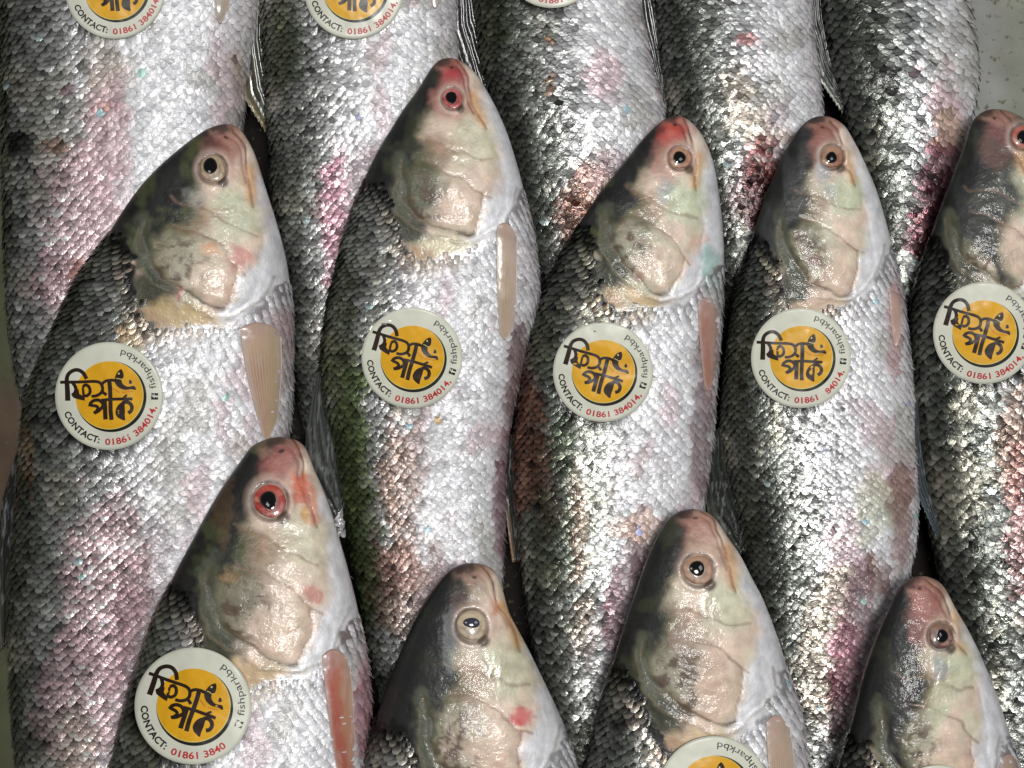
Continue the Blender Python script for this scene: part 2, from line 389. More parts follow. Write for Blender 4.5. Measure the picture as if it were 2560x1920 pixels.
def head_relief(f, px, py, zx, zy):
    """relief of the head plates, metres"""
    h = np.zeros(px.shape)
    for ln, wd, dp in ((MOUTH, 16, .55), (UPJAW, 14, .3), (CREASE1, 13, .13), (CREASE2, 13, .25), (PLATE, 13, .45), (THROAT, 14, .3)):
        h -= dp * np.exp(-(dline(zx, zy, ln) / wd) ** 2)
    h += .6 * sstep(-6, 44, sdf(zx, zy, OPPLATE))
    d = dline(zx, zy, OPERC); h -= .55 * np.exp(-(d / 15) ** 2)
    d = dline(zx, zy, FLAP); h += .22 * np.exp(-((d) / 14) ** 2)
    h += .9 * np.exp(-(dline(zx, zy, [(1200, 560), (1225, 690), (1250, 780)]) / 26) ** 2) * .6
    ex, ey, er = f.kw['eye'][:3]
    de = np.hypot(px - ex, py - ey) / er
    h += .55 * np.exp(-((de - 1.28) / .2) ** 2) - .8 * (1 - sstep(.85, 1.1, de))
    h *= (.45 + .9 * fbm(px / 16, py / 16, int(f.nose[1]) + 15))
    h += (fbm(px / 13, py / 13, int(f.nose[1])) - .5) * .55 + (fbm(px / 4, py / 4, int(f.nose[1]) + 5) - .5) * .12
    cl = f.clust(px, py, zx, zy)
    h += cl * (vnoise(px / 2.8, py / 9, 14) + .4 * vnoise(px / 2.0 + py / 6, py / 6, 44) - .7) * .40
    return h * .001

def build_fish(f, label, detail=True):
    kw = f.kw
    # --- rows and columns of the body surface
    s = [0, .12, .4, .9, 1.6, 2.6, 4, 5.5, 7.2]
    step = 1.25 if detail else 6
    while s[-1] < f.HL * 1.28: s.append(s[-1] + step)
    while s[-1] < f.y1 - f.y0 - 4: s.append(s[-1] + (4 if detail else 8))
    ys = f.y0 + np.array(s); ys = ys[ys < f.y1]
    up = 130 if detail else 50; dn = 26
    th = np.concatenate([np.pi - (np.arange(up) + .0) / up * np.pi, -(np.arange(dn)) / dn * np.pi])
    YY, TH = np.meshgrid(ys, th, indexing='ij')
    V = f.P(YY.ravel(), TH.ravel())
    ppx = 512 + V[:, 0] / kk(V[:, 2]); ppy = 384 - V[:, 1] / kk(V[:, 2])
    zx, zy = f.tmpl(ppx, ppy)
    sd_ = int(f.nose[0]) % 97; zx = zx + (fbm(ppx / 38, ppy / 38, sd_ + 2) - .5) * 90; zy = zy + (fbm(ppx / 38, ppy / 38, sd_ + 5) - .5) * 90
    cx, hw, ht, zc = f.at(YY.ravel())
    tt = np.clip((V[:, 0] / kk(zc) + 512 - cx) / np.maximum(hw, .5), -1, 1)
    top = V[:, 2] > zc - .001
    hm = np.ones(len(V)) * (1 - soft(zx + (vnoise(ppx / 5, ppy / 5, 2) - .5) * 50, zy + (vnoise(ppx / 5, ppy / 5, 8) - .5) * 50, SCALE_POLY, 14))
    body = body_color(f, ppx, ppy, tt)
    hc = head_color(f, ppx, ppy, tt, zx, zy, body)
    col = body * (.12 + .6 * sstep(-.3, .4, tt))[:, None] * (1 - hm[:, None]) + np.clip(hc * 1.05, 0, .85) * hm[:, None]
    isdark = 1 - sstep(.05, .3, col.mean(1))
    silver = soft(zx, zy, SILVER, 60) * hm
    aux = np.stack([(1 - hm) * .55 + hm * (.02 + .16 * silver), .36 + hm * (.12 + .10 * isdark), np.clip(.42 * hm + .5 * (1 - hm), 0, 1)], 1)
    cl_ = f.clust(ppx, ppy, zx, zy) * hm; aux[:, 1] = aux[:, 1] * (1 - cl_ * .5)
    rel = head_relief(f, ppx, ppy, zx, zy) * np.clip(hm + .0, 0, 1)
    edge = sstep(0, 10, YY.ravel() - f.y0)
    V[:, 2] += np.where(top, rel * edge, 0)
    nr, nc = len(ys), len(th)
    F = [grid_faces(nr, nc, True)]
    # tail end cap ring collapses on its centre
    cend = V[-nc:].mean(0); V = np.vstack([V, cend]); ci = len(V) - 1
    col = np.vstack([col, col[-1]]); aux = np.vstack([aux, aux[-1]])
    j = np.arange(nc); cap = np.stack([(nr - 1) * nc + j, (nr - 1) * nc + (j + 1) % nc, np.full(nc, ci), np.full(nc, ci)], 1)
    faces = [tuple(q) for q in F[0]] + [(a, b, c) for a, b, c, _ in cap]
    # --- scales, each a small domed plate
    pw = SW[f.name]; pitch = pw * .46
    ymin = max(f.y0 + f.HL * .45, -70); ymax = min(f.y1 - 10, 840)
    sy, sth = [], []
    i = 0; y = ymin
    tg = np.linspace(np.pi + .45, -.5, 240)
    while y < ymax:
        p = f.P(np.full(tg.shape, y), tg); L = np.concatenate([[0], np.cumsum(np.linalg.norm(np.diff(p, axis=0), axis=1))]) / K0
        a = np.arange((.5 if i % 2 else 0) * pw, L[-1], pw) + rng.normal(0, pw * .04, size=len(np.arange((.5 if i % 2 else 0) * pw, L[-1], pw)))
        sth.append(np.interp(a, L, tg)); sy.append(np.full(len(a), y) + rng.normal(0, pitch * .09, len(a)))
        i += 1; y += pitch
    sy = np.concatenate(sy); sth = np.concatenate(sth)
    C = f.P(sy, sth)
    e = 1.0
    Ty = f.P(sy + e, sth) - C; Ty /= np.linalg.norm(Ty, axis=1)[:, None]
    Tt = f.P(sy, sth - .01) - f.P(sy, sth + .01); Tt /= np.linalg.norm(Tt, axis=1)[:, None]
    Nn = np.cross(Ty, Tt); Nn /= np.linalg.norm(Nn, axis=1)[:, None]
    if (Nn * np.array([0, 0, 1])).sum(1)[np.abs(sth - np.pi / 2) < .5].mean() < 0: Nn = -Nn
    spx = 512 + C[:, 0] / kk(C[:, 2]); spy = 384 - C[:, 1] / kk(C[:, 2])
    qx, qy = f.tmpl(spx, spy)
    keep = sdf(qx, qy, SCALE_POLY) + rng.normal(0, 14, len(qx)) > 10
    keep &= (np.abs(spx - 512) < 600)
    for (k_, cx_, cy_, r_) in STK:
        if k_ == f.name: keep &= ~((np.hypot(spx - cx_, spy - cy_) < r_ * .975) & (C[:, 2] > f.at(sy)[3]))
    sx = slice(None)
    sy, sth, C, Ty, Tt, Nn, spx, spy, qx, qy = [a[keep] for a in (sy, sth, C, Ty, Tt, Nn, spx, spy, qx, qy)]
    cx, hw, ht, zc = f.at(sy); st = np.clip((C[:, 0] / kk(zc) + 512 - cx) / np.maximum(hw, .5), -1, 1)
    ns = len(sy)
    back = 1 - sstep(-.5, .35, st - kw.get('dark', 0))              # 1 on the back, 0 on the belly
    sz = (.86 + .22 * back) * rng.uniform(.9, 1.1, ns) * (.6 + .4 * sstep(0, 120, sdf(qx, qy, SCALE_POLY)))
    u = np.array([-1, -.78, -.4, 0, .4, .78, 1.]); vv = np.array([-.25, .15, .5, .8, 1.0])
    wid = np.array([.80, 1.0, .98, .80, .40])
    U = np.concatenate([u * wd for wd in wid]); W = np.concatenate([np.full(7, b) for b in vv])
    W = W - np.where(W > .7, .16 * np.abs(U) ** 2, 0)
    dome = .16 * (1 - U ** 2); 
    half = pw * .60 * K0; ln = pw * 1.02 * K0
    ts = rng.normal(0, .05, ns)     # tilt across
    tl = (.35 + .65 * sstep(0, 160, sdf(qx, qy, SCALE_POLY))) * rng.normal(.105 + .10 * back, .04, ns)   # lift of the free edge
    rot = rng.normal(0, .07, ns)
    cr, sr = np.cos(rot), np.sin(rot)
    A = Tt * cr[:, None] + Ty * sr[:, None]; B = Ty * cr[:, None] - Tt * sr[:, None]
    hgt = dome[None, :] * half * .9 + (W[None, :] + .25) * tl[:, None] * ln * 1.0 + U[None, :] * ts[:, None] * half + .00004
    curl = rng.uniform(0, 1, ns) ** 3 * .22
    hgt = hgt + (W[None, :] ** 3) * curl[:, None] * ln * (W[None, :] > 0)
    SV = C[:, None, :] + A[:, None, :] * (U[None, :] * half * sz[:, None])[:, :, None] + B[:, None, :] * (W[None, :] * ln * sz[:, None])[:, :, None] + Nn[:, None, :] * hgt[:, :, None]
    nv = len(U)
    sf = grid_faces(5, 7)
    SF = (sf[None, :, :] + (np.arange(ns) * nv)[:, None, None] + len(V)).reshape(-1, 4)
    sc_ = body_color(f, spx, spy, st)
    bd = sdf(qx, qy, SCALE_POLY); near = 1 - sstep(0, 130, bd)
    hb = head_color(f, spx, spy, st, qx, qy, sc_); sc_ = sc_ * (1 - .75 * near[:, None]) + hb * .75 * near[:, None]
    br = rng.lognormal(0, .07 + .22 * back, ns); sc_ = np.clip(sc_ * br[:, None], .004, .86)
    # a few iridescent scales
    ir = rng.random(ns) < .002
    sc_[ir] = np.array([lin((180, 210, 220)), lin((186, 188, 226)), lin((172, 208, 200))])[rng.integers(0, 3, ir.sum())]
    lost = rng.random(ns) < .012
    sc_[lost & (back > .4)] *= .35
    vc = np.repeat(sc_[:, None, :], nv, 1)
    pb = np.interp(W, vv, [.04, .10, .60, 1.75, 1.6]) * np.where(np.abs(U) > .9, .22, 1); pf = np.interp(W, vv, [.6, .78, .97, 1.06, 1.08]) * np.where(np.abs(U) > .9, .85, 1)  # scale roots and sides darkened: shade under overlapping edges painted in
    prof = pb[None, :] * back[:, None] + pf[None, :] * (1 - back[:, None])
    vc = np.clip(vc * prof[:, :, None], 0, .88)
    metal = (.62 * back + .22 * (1 - back)); rg = np.clip(.30 + .18 * (1 - back) + rng.normal(0, .05, ns), .16, .65)
    va = np.repeat(np.stack([metal, rg, .85 - .2 * back], 1)[:, None, :], nv, 1)
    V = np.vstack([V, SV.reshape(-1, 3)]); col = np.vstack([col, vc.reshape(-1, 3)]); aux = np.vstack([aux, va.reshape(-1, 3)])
    faces = faces + [tuple(q) for q in SF.tolist()]
    # --- the thing
    org = f.P(np.array([f.y0 + f.HL]), np.array([np.pi / 2]))[0]; org[2] = f.at(f.y0 + f.HL)[3]
    root_o = bpy.data.objects.new("fish", None); root_o.empty_display_size = .02; sc.collection.objects.link(root_o); root_o.location = org
    root_o["label"] = label; root_o["category"] = "fish"; root_o["group"] = "silver scaled fish laid out in overlapping rows"
    f.root = root_o; f.org = org
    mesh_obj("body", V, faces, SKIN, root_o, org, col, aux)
    build_eye(f); build_fins(f)
    return root_o

SW = {'A1': 10.2, 'A2': 8.8, 'A3': 9.6, 'A4': 9.0, 'A5': 11.4, 'M1': 10.2, 'M2': 8.8, 'M3': 9.8, 'M4': 8.6, 'M5': 11.4, 'B1': 10.5, 'B2': 10.5, 'B3': 10.5, 'B4': 10.5}
def quadfit(f, px, py, cx, cy, r):
    """smooth height field of the skin round a point"""
    a = np.linspace(-1, 1, 15); A, B = np.meshgrid(a, a); m = A * A + B * B <= 1.02; A = A[m]; B = B[m]
    z, tt = f.surf(cx + A * r, cy + B * r)
    ok = np.abs(tt) < .93
    M = lambda a_, b_: np.stack([np.ones_like(a_), a_, b_, a_ * a_, a_ * b_, b_ * b_], 1)
    co, *_ = np.linalg.lstsq(M(A[ok], B[ok]), z[ok], rcond=None)
    res = z[ok] - M(A[ok], B[ok]) @ co
    a_ = (px - cx) / r; b_ = (py - cy) / r
    return M(a_, b_) @ co, np.percentile(res, 97)

def build_eye(f):
    ex, ey, er, pr = f.kw['eye'][:4]; ic = f.kw.get('iris', (190, 170, 140)); px_off = f.kw.get('pup', (-.12, -.08))
    def dome(cx, cy, r, rin, zoff, hgt, name, mat, parent, colf, ov=1.0):
        nr, na = 14, 48
        R = np.linspace(0.02, 1, nr)[:, None] * np.ones(na)[None, :]; A = (np.arange(na) / na * 2 * np.pi)[None, :] * np.ones(nr)[:, None]
        wb = 1 + .05 * np.sin(2 * A + ex) + .04 * np.sin(3 * A + ey); dx = R * np.cos(A) * r * wb; dy = R * np.sin(A) * r * ov * wb
        x = (cx + dx).ravel(); y = (cy + dy).ravel()
        z, _ = quadfit(f, x, y, ex, ey, er * 1.6)
        z = z + zoff + hgt * np.sqrt(np.clip(1 - (R.ravel() * rin) ** 2, 0, 1))
        return mesh_obj(name, f.world(x, y, z), grid_faces(nr, na, True), mat, parent, f.org, colf(R.ravel(), A.ravel(), x, y), None), z
    def icol(R, A, x, y):
        c = np.tile(lin(ic), (len(R), 1)); n = fbm(np.cos(A) * 3 + 5, np.sin(A) * 3 + R * 2, 4)
        c = mix(c, lin(ic) * .5, sstep(.4, .7, n) * .7); c = mix(c, lin((206, 170, 150)), sstep(.5, .75, fbm(x / 5, y / 5, 12)) * .5)
        c = mix(c, lin((84, 60, 50)), sstep(.8, 1.0, R) * .8); c = mix(c, lin(ic) * .3, (1 - sstep(.02, .2, np.abs(R - pr / er))) * .6)
        c = mix(c, lin(f.kw.get('iris2', ic)), sstep(0, .8, -np.sin(A)) * .6)
        return c
    e, _ = dome(ex, ey, er, .93, -.0012, .0019, "eye", EYE, f.root, icol)
    def pcol(R, A, x, y): return mix(np.tile(lin(f.kw.get('pupc', (20, 19, 21))), (len(R), 1)), lin((70, 62, 60)), sstep(.75, 1, R) * .6)
    p, _ = dome(ex + px_off[0] * er, ey + px_off[1] * er, pr, .75, -.0003, .00125, "pupil", PUPIL, e, pcol, f.kw.get("pov", 1.08))

def build_fins(f):
    kw = f.kw
    if 'pec' in kw:
        # pectoral fin: two base points, two tip points, in the reference picture's frame
        (b0, b1, t1, t0, c) = kw['pec']
        nr, nc = 60, 25
        q, p = np.meshgrid(np.linspace(0, 1, nc), np.linspace(0, 1, nr))
        b0, b1, t0, t1 = map(lambda a: np.array(a, float), (b0, b1, t0, t1))
        ln = 1 - .22 * (q - .35) ** 2 * 2
        pp = p * ln - (1 - p) ** 2 * .07 * np.sin(np.pi * q)
        bul = np.sin(np.pi * np.clip(pp, 0, 1)) * .10
        qq = .5 + (q - .5) * (1 + bul * 2)
        pt = (b0 * (1 - qq[..., None]) + b1 * qq[..., None]) * (1 - pp[..., None]) + (t0 * (1 - qq[..., None]) + t1 * qq[..., None]) * pp[..., None]
        x = pt[..., 0].ravel(); y = pt[..., 1].ravel()
        z, tt = f.surf(x, y)
        qn = q.ravel() + .03 * (fbm(x / 12, y / 30, 8) - .5)
        ray = np.cos(qn * 2 * np.pi * 12)
        edge = np.minimum(q.ravel(), 1 - q.ravel())
        pr_ = p.ravel(); zo = .0017 + .0011 * np.sin(np.pi * q.ravel()) ** .7 + .00016 * ray * sstep(.1, .3, pr_)
        zo = zo - .0014 * (1 - sstep(0, .10, pr_ - .05 * np.sin(q.ravel() * np.pi))) + .0006 * (fbm(x / 9, y / 14, 18) - .5)
        V1 = f.world(x, y, z + zo); V2 = V1 - np.array([0, 0, .0004])
        cc = np.tile(lin(c), (len(x), 1))
        cc = mix(cc, lin((130, 92, 76)), sstep(.2, 1, ray) * .5 * sstep(.1, .4, pr_)); cc = mix(cc, lin((190, 160, 154)), (1 - sstep(.02, .22, pr_ + .2 * (fbm(x / 7, y / 7, 2) - .5))) * .7)
        cc = mix(cc, lin(kw.get('peccol2', (200, 178, 156))), sstep(.3, .8, q.ravel() + fbm(x / 9, y / 20, 6) * .5 - .25) * .8)
        cc = mix(cc, lin((205, 196, 188)), (1 - sstep(0, .22, edge + .12 * (fbm(x / 4, y / 9, 31) - .5))) * .55); cc = mix(cc, lin((206, 186, 176)), sstep(.5, .8, fbm(x / 6, y / 16, 37)) * .35)
        Vv = np.vstack([V1, V2]); F = np.vstack([grid_faces(nr, nc), grid_faces(nr, nc)[:, ::-1] + nr * nc])
        rim = list(range(nc)) + [i * nc + nc - 1 for i in range(1, nr)] + [(nr - 1) * nc + j for j in range(nc - 2, -1, -1)] + [i * nc for i in range(nr - 2, 0, -1)]
        n0 = nr * nc; R = np.array([(rim[i], rim[(i + 1) % len(rim)], rim[(i + 1) % len(rim)] + n0, rim[i] + n0) for i in range(len(rim))])
        mesh_obj("pectoral_fin", Vv, np.vstack([F, R]), FIN, f.root, f.org, np.vstack([cc, cc]))
    if 'dor' in kw:
        # dorsal fin folded against the flank: outline polygon rows (base along the back, free edge outward)
        base, free, zz, c = kw['dor'][:4]
        nr, nc = 70, 26
        base = np.array(base, float); free = np.array(free, float)
        s = np.linspace(0, 1, nr)
        bi = np.stack([np.interp(s, np.linspace(0, 1, len(base)), base[:, k]) for k in (0, 1)], 1)
        fi = np.stack([np.interp(s, np.linspace(0, 1, len(free)), free[:, k]) for k in (0, 1)], 1)
        fi = fi + np.stack([np.zeros(nr), (np.arange(nr) % 3 == 0) * 2.5 * s], 1)
        q = np.linspace(0, 1, nc)
        pt = bi[:, None, :] * (1 - q[None, :, None]) + fi[:, None, :] * q[None, :, None]
        x = pt[..., 0].ravel(); y = pt[..., 1].ravel()
        zc = f.at(y)[3]
        S = np.repeat(s, nc); Q = np.tile(q, nr)
        ray = np.cos(Q * 2 * np.pi * 4 + S * 7 + 2.5 * fbm(x / 3, y / 25, 4))
        z = zc + zz * (1 - .35 * Q) + .00035 * ray + .0015 * np.sin(Q * np.pi)
        V1 = f.world(x, y, z); V2 = V1 - np.array([0, 0, .0008])
        cc = np.tile(lin(c), (len(x), 1)); cc = mix(cc, lin((22, 22, 22)), (1 - sstep(-.4, .3, ray)) * .6)
        cc = mix(cc, lin(kw.get('dortip', (110, 108, 92))), sstep(.55, 1, Q) * sstep(.4, .9, S) * .6)
        cc = mix(cc, lin((150, 152, 150)), (fbm(x / 2, y / 14, 3) > .66) * .4)
        Vv = np.vstack([V1, V2]); F = np.vstack([grid_faces(nr, nc), grid_faces(nr, nc)[:, ::-1] + nr * nc])
        rim = list(range(nc)) + [i * nc + nc - 1 for i in range(1, nr)] + [(nr - 1) * nc + j for j in range(nc - 2, -1, -1)] + [i * nc for i in range(nr - 2, 0, -1)]
        n0 = nr * nc; R = np.array([(rim[i], rim[(i + 1) % len(rim)], rim[(i + 1) % len(rim)] + n0, rim[i] + n0) for i in range(len(rim))])
        mesh_obj("dorsal_fin", Vv, np.vstack([F, R]), FIN, f.root, f.org, np.vstack([cc, cc]))
    # forked tail fin
    cx, hw, ht, zc = f.at(f.y1 - 3)
    nr, nc = 24, 33
    s, q = np.meshgrid(np.linspace(0, 1, nr), np.linspace(-1, 1, nc), indexing='ij')
    Ls = 34 + 62 * np.abs(q) ** 1.1
    x = cx + q * (hw * (1 - s) * .9 + s * 70); y = f.y1 - 4 + s * Ls
    zf = np.maximum(zc * (1 - s) + .006 * s, .003) + .0002 * np.cos(q * 60)
    V1 = np.stack([(x - 512) * kk(zf), (384 - y) * kk(zf), zf], -1).reshape(-1, 3); V2 = V1 - np.array([0, 0, .001])
    cc = np.tile(lin((34, 35, 32)), (nr * nc, 1)); cc = mix(cc, lin((16, 16, 15)), (np.cos(q.ravel() * 60) < 0) * .6)
    n0 = nr * nc
    rim = list(range(nc)) + [i * nc + nc - 1 for i in range(1, nr)] + [(nr - 1) * nc + j for j in range(nc - 2, -1, -1)] + [i * nc for i in range(nr - 2, 0, -1)]
    R = np.array([(rim[i], rim[(i + 1) % len(rim)], rim[(i + 1) % len(rim)] + n0, rim[i] + n0) for i in range(len(rim))])
    mesh_obj("tail_fin", np.vstack([V1, V2]), np.vstack([grid_faces(nr, nc), grid_faces(nr, nc)[:, ::-1] + n0, R]), FIN, f.root, f.org, np.vstack([cc, cc]))

# ------------------------------------------------------------------ the fish
PINK = (200, 170, 176); PURP = (126, 96, 104); BLOOD = (98, 36, 34); TAN = (180, 168, 154); OLV = (92, 100, 72); BRN = (128, 96, 80); DRED = (74, 20, 34)
ZA = [(-320, .076), (0, .050), (150, .038), (350, .022), (600, .012)]
ZM = [(50, .080), (120, .080), (300, .068), (500, .046), (700, .030), (950, .014)]
ZB = [(430, .088), (560, .090), (768, .086), (1000, .060), (1300, .022)]
FS = {}
def F(key, *a, **k): FS[key] = Fish(key, *a, **k)
# rows: (y, left, right)
F('A1', [(-275, 128, 190), (-255, 100, 212), (-200, 60, 240), (-100, 18, 262), (0, 4, 262), (50, 5, 252), (110, 5, 243), (230, 8, 225), (330, 12, 185), (400, 24, 150), (500, 50, 125), (560, 70, 108)],
  (160, -285), (-30, 184), 190, 100, ZA, eye=(175, -240, 13, 7), dark=-.12, pinkbelly=.3,
  patches=[(108, 130, 26, 75, PINK, .85), (82, 225, 40, 95, PINK, .85), (105, 55, 22, 40, TAN, .55), (57, 138, 16, 9, BRN, .8), (68, 82, 7, 11, PURP, .8), (106, 103, 9, 7, (170, 110, 100), .7),
           (60, 275, 34, 35, PINK, .8), (88, 262, 22, 16, (140, 92, 74), .8), (20, 135, 14, 22, (20, 20, 20), .9), (238, 70, 10, 25, TAN, .8), (236, 57, 5, 5, (90, 66, 50), .8)],
  pec=((213, -100), (238, -95), (226, 26), (216, 22), (176, 172, 158)), dor=([(262, -40), (258, 30), (250, 90)], [(266, -10), (262, 60), (262, 118)], .0, (44, 44, 38)))
F('A2', [(-275, 345, 402), (-250, 322, 425), (-200, 300, 440), (-100, 268, 452), (0, 261, 457), (92, 266, 458), (200, 274, 436), (300, 285, 410), (400, 300, 385), (480, 318, 365), (540, 330, 352)],
  (375, -285), (-12, 184), 184, 92, ZA, eye=(385, -244, 12, 6), dark=-.02,
  patches=[(285, 35, 24, 45, OLV, .8), (335, 215, 18, 75, (170, 110, 130), .75), (365, 170, 20, 40, PURP, .6), (345, 250, 12, 40, PURP, .7)],
  pec=((428, -100), (448, -95), (440, 10), (432, 8), (176, 172, 158)),
  dor=([(262, -30), (264, 30), (272, 80), (278, 128)], [(257, 5), (243, 60), (243, 96), (268, 135)], .004, (70, 72, 56)), dortip=(176, 160, 120))
F('A3', [(-290, 515, 572), (-265, 500, 592), (-200, 486, 618), (-100, 470, 634), (0, 474, 640), (60, 480, 650), (110, 492, 664), (200, 512, 664), (270, 530, 650), (350, 550, 632), (450, 565, 610), (520, 576, 600)],
  (545, -300), (-8, 184), 184, 88, ZA, eye=(553, -258, 12, 6), dark=.25,
  patches=[(486, 30, 16, 50, OLV, .8), (500, 5, 16, 30, OLV, .5), (603, 72, 22, 26, PINK, .7), (593, 180, 24, 34, (176, 140, 110), .7), (602, 168, 32, 26, PURP, .65), (572, 212, 22, 42, (96, 52, 36), .9), (549, 34, 5, 8, (140, 100, 60), .8), (548, 78, 5, 12, (140, 100, 70), .7)],
  pec=((606, -100), (626, -95), (618, 0), (610, -4), (176, 172, 158)),
  dor=([(470, -30), (477, 20), (484, 60), (494, 112)], [(455, -20), (452, 30), (470, 90), (490, 122)], .004, (38, 40, 40)))
F('A4', [(-280, 705, 762), (-255, 690, 782), (-200, 674, 798), (-100, 654, 806), (0, 654, 810), (60, 660, 816), (110, 668, 822), (200, 696, 820), (300, 722, 796), (400, 740, 776), (460, 750, 768)],
  (735, -290), (-6, 184), 184, 82, ZA, eye=(743, -250, 12, 6), dark=.22,
  patches=[(736, 95, 20, 34, TAN, .85), (755, 122, 22, 24, TAN, .85), (783, 130, 12, 10, (150, 120, 96), .7), (750, 180, 24, 44, PURP, .7), (764, 172, 24, 48, BLOOD, 1), (756, 195, 20, 40, (60, 22, 20), .9), (745, 34, 14, 6, (190, 120, 120), .8), (775, 110, 12, 14, PURP, .5)],
  pec=((776, -110), (796, -105), (790, -20), (780, -24), (176, 172, 158)),
  dor=([(650, -30), (655, 10), (660, 60), (668, 108)], [(634, -10), (632, 40), (652, 86), (664, 116)], .004, (44, 46, 44)))
F('A5', [(-280, 860, 915), (-255, 845, 932), (-200, 832, 948), (-100, 822, 962), (0, 822, 967), (37, 826, 974), (75, 834, 977), (102, 842, 973), (130, 852, 968), (200, 866, 962), (300, 884, 945), (400, 896, 930), (460, 904, 924)],
  (885, -290), (-6, 184), 184, 76, ZA, eye=(893, -250, 12, 6), dark=.38, sw=9.2, pinkbelly=.1,
  patches=[(945, 105, 20, 48, PINK, .8), (948, 125, 18, 22, (170, 140, 112), .7), (940, 170, 22, 48, (104, 50, 64), .9), (930, 225, 26, 55, DRED, .95), (916, 64, 6, 9, PURP, .8), (890, 65, 16, 22, (20, 20, 22), .8)],
  pec=((930, -110), (950, -105), (942, -20), (934, -24), (176, 172, 158)),
  dor=([(818, -30), (822, 20), (830, 60), (846, 100)], [(808, -20), (806, 30), (820, 80), (842, 112)], .004, (56, 60, 56)), dortip=(190, 196, 180))

F('M1', [(126, 211, 233), (132, 203, 243), (138, 195, 246), (150, 179, 253), (164, 163, 258), (181, 146, 263), (202, 130, 270), (228, 114, 278), (254, 96, 285), (286, 75, 290), (321, 60, 292), (354, 45, 292), (403, 28, 291),
         (443, 24, 287), (498, 20, 280), (596, 12, 255), (661, 13, 232), (710, 15, 215), (768, 20, 192), (850, 34, 150), (920, 50, 112), (960, 58, 104)],
  (227, 124), (-48, 184), 190, 113, ZM, eye=(213, 169, 13.5, 7.4), backshift=-90, iris=(184, 164, 136), red=.45, redcol=(158, 84, 82), green=.6, olive=.9, gillgreen=.55, sw=8.6, dark=.06, membrane=(190, 160, 104),
  pup=(-.18, -.22), patches=[(112, 570, 45, 60, TAN, .6), (100, 590, 44, 100, PINK, .8), (85, 690, 48, 90, PINK, .85), (135, 620, 22, 120, PURP, .7), (75, 745, 30, 50, TAN, .6), (160, 560, 20, 60, PURP, .45), (32, 450, 5, 40, (170, 130, 90), .7),  # purple patches paint the front fish's shadow along its head
           (135, 333, 20, 14, (190, 160, 120), .7), (240, 440, 9, 14, TAN, .7), (282, 340, 12, 60, (170, 140, 140), .5)],
  marks=[(240, 258, 16, 14, (206, 136, 128), .75), (210, 250, 12, 8, (214, 160, 120), .6), (179, 290, 4, 10, (150, 60, 70), .8), (195, 199, 12, 14, (150, 156, 156), .3), (199, 203, 4, 3, (80, 84, 88), .45)],
  pec=((240, 328), (281, 332), (276, 437), (263, 440), (206, 176, 152)), peccol2=(196, 172, 140),
  dor=([(26, 425), (24, 470), (16, 540), (10, 640)], [(20, 440), (2, 500), (-4, 560), (0, 650)], .0, (34, 36, 36)))
F('M2', [(60, 438, 460), (70, 431, 473), (91, 418, 487), (112, 402, 498), (130, 391, 506), (151, 378, 513), (171, 368, 519), (195, 359, 525), (236, 345, 534), (270, 337, 538), (297, 330, 539), (338, 324, 529), (354, 322, 525),
         (403, 325, 514), (435, 334, 508), (484, 342, 504), (547, 351, 504), (596, 361, 501), (661, 374, 496), (730, 388, 486), (800, 406, 470), (850, 414, 458)],
  (449, 58), (-10, 181), 181.3, 95, ZM, eye=(452.5, 98.5, 10.5, 5.6), iris=(190, 86, 88), iris2=(208, 130, 126), red=1.0, redcol=(166, 66, 70), green=.35, olive=.35, gillgreen=.95, sw=8.2, dark=-.12, membrane=(196, 188, 150), pup=(-.1, -.1),
  patches=[(336, 300, 24, 70, OLV, .8), (343, 440, 30, 110, (98, 114, 70), 1), (360, 560, 22, 80, (98, 114, 70), .9), (402, 470, 26, 62, BRN, .75), (405, 580, 40, 60, BRN, .7), (440, 600, 30, 50, PURP, .4), (518, 380, 13, 90, (110, 74, 78), .85), (505, 500, 12, 90, PURP, .9), (520, 560, 14, 60, (90, 60, 44), .7), (440, 417, 5, 4, (180, 140, 30), .9), (400, 560, 26, 30, (150, 100, 90), .5)],
  pec=((497, 226), (517, 236), (513, 342), (500, 338), (206, 186, 160)), peccol2=(204, 180, 166),
  dor=([(324, 352), (326, 400), (334, 440), (344, 505)], [(319, 362), (306, 430), (303, 490), (332, 520)], .001, (78, 82, 80)))
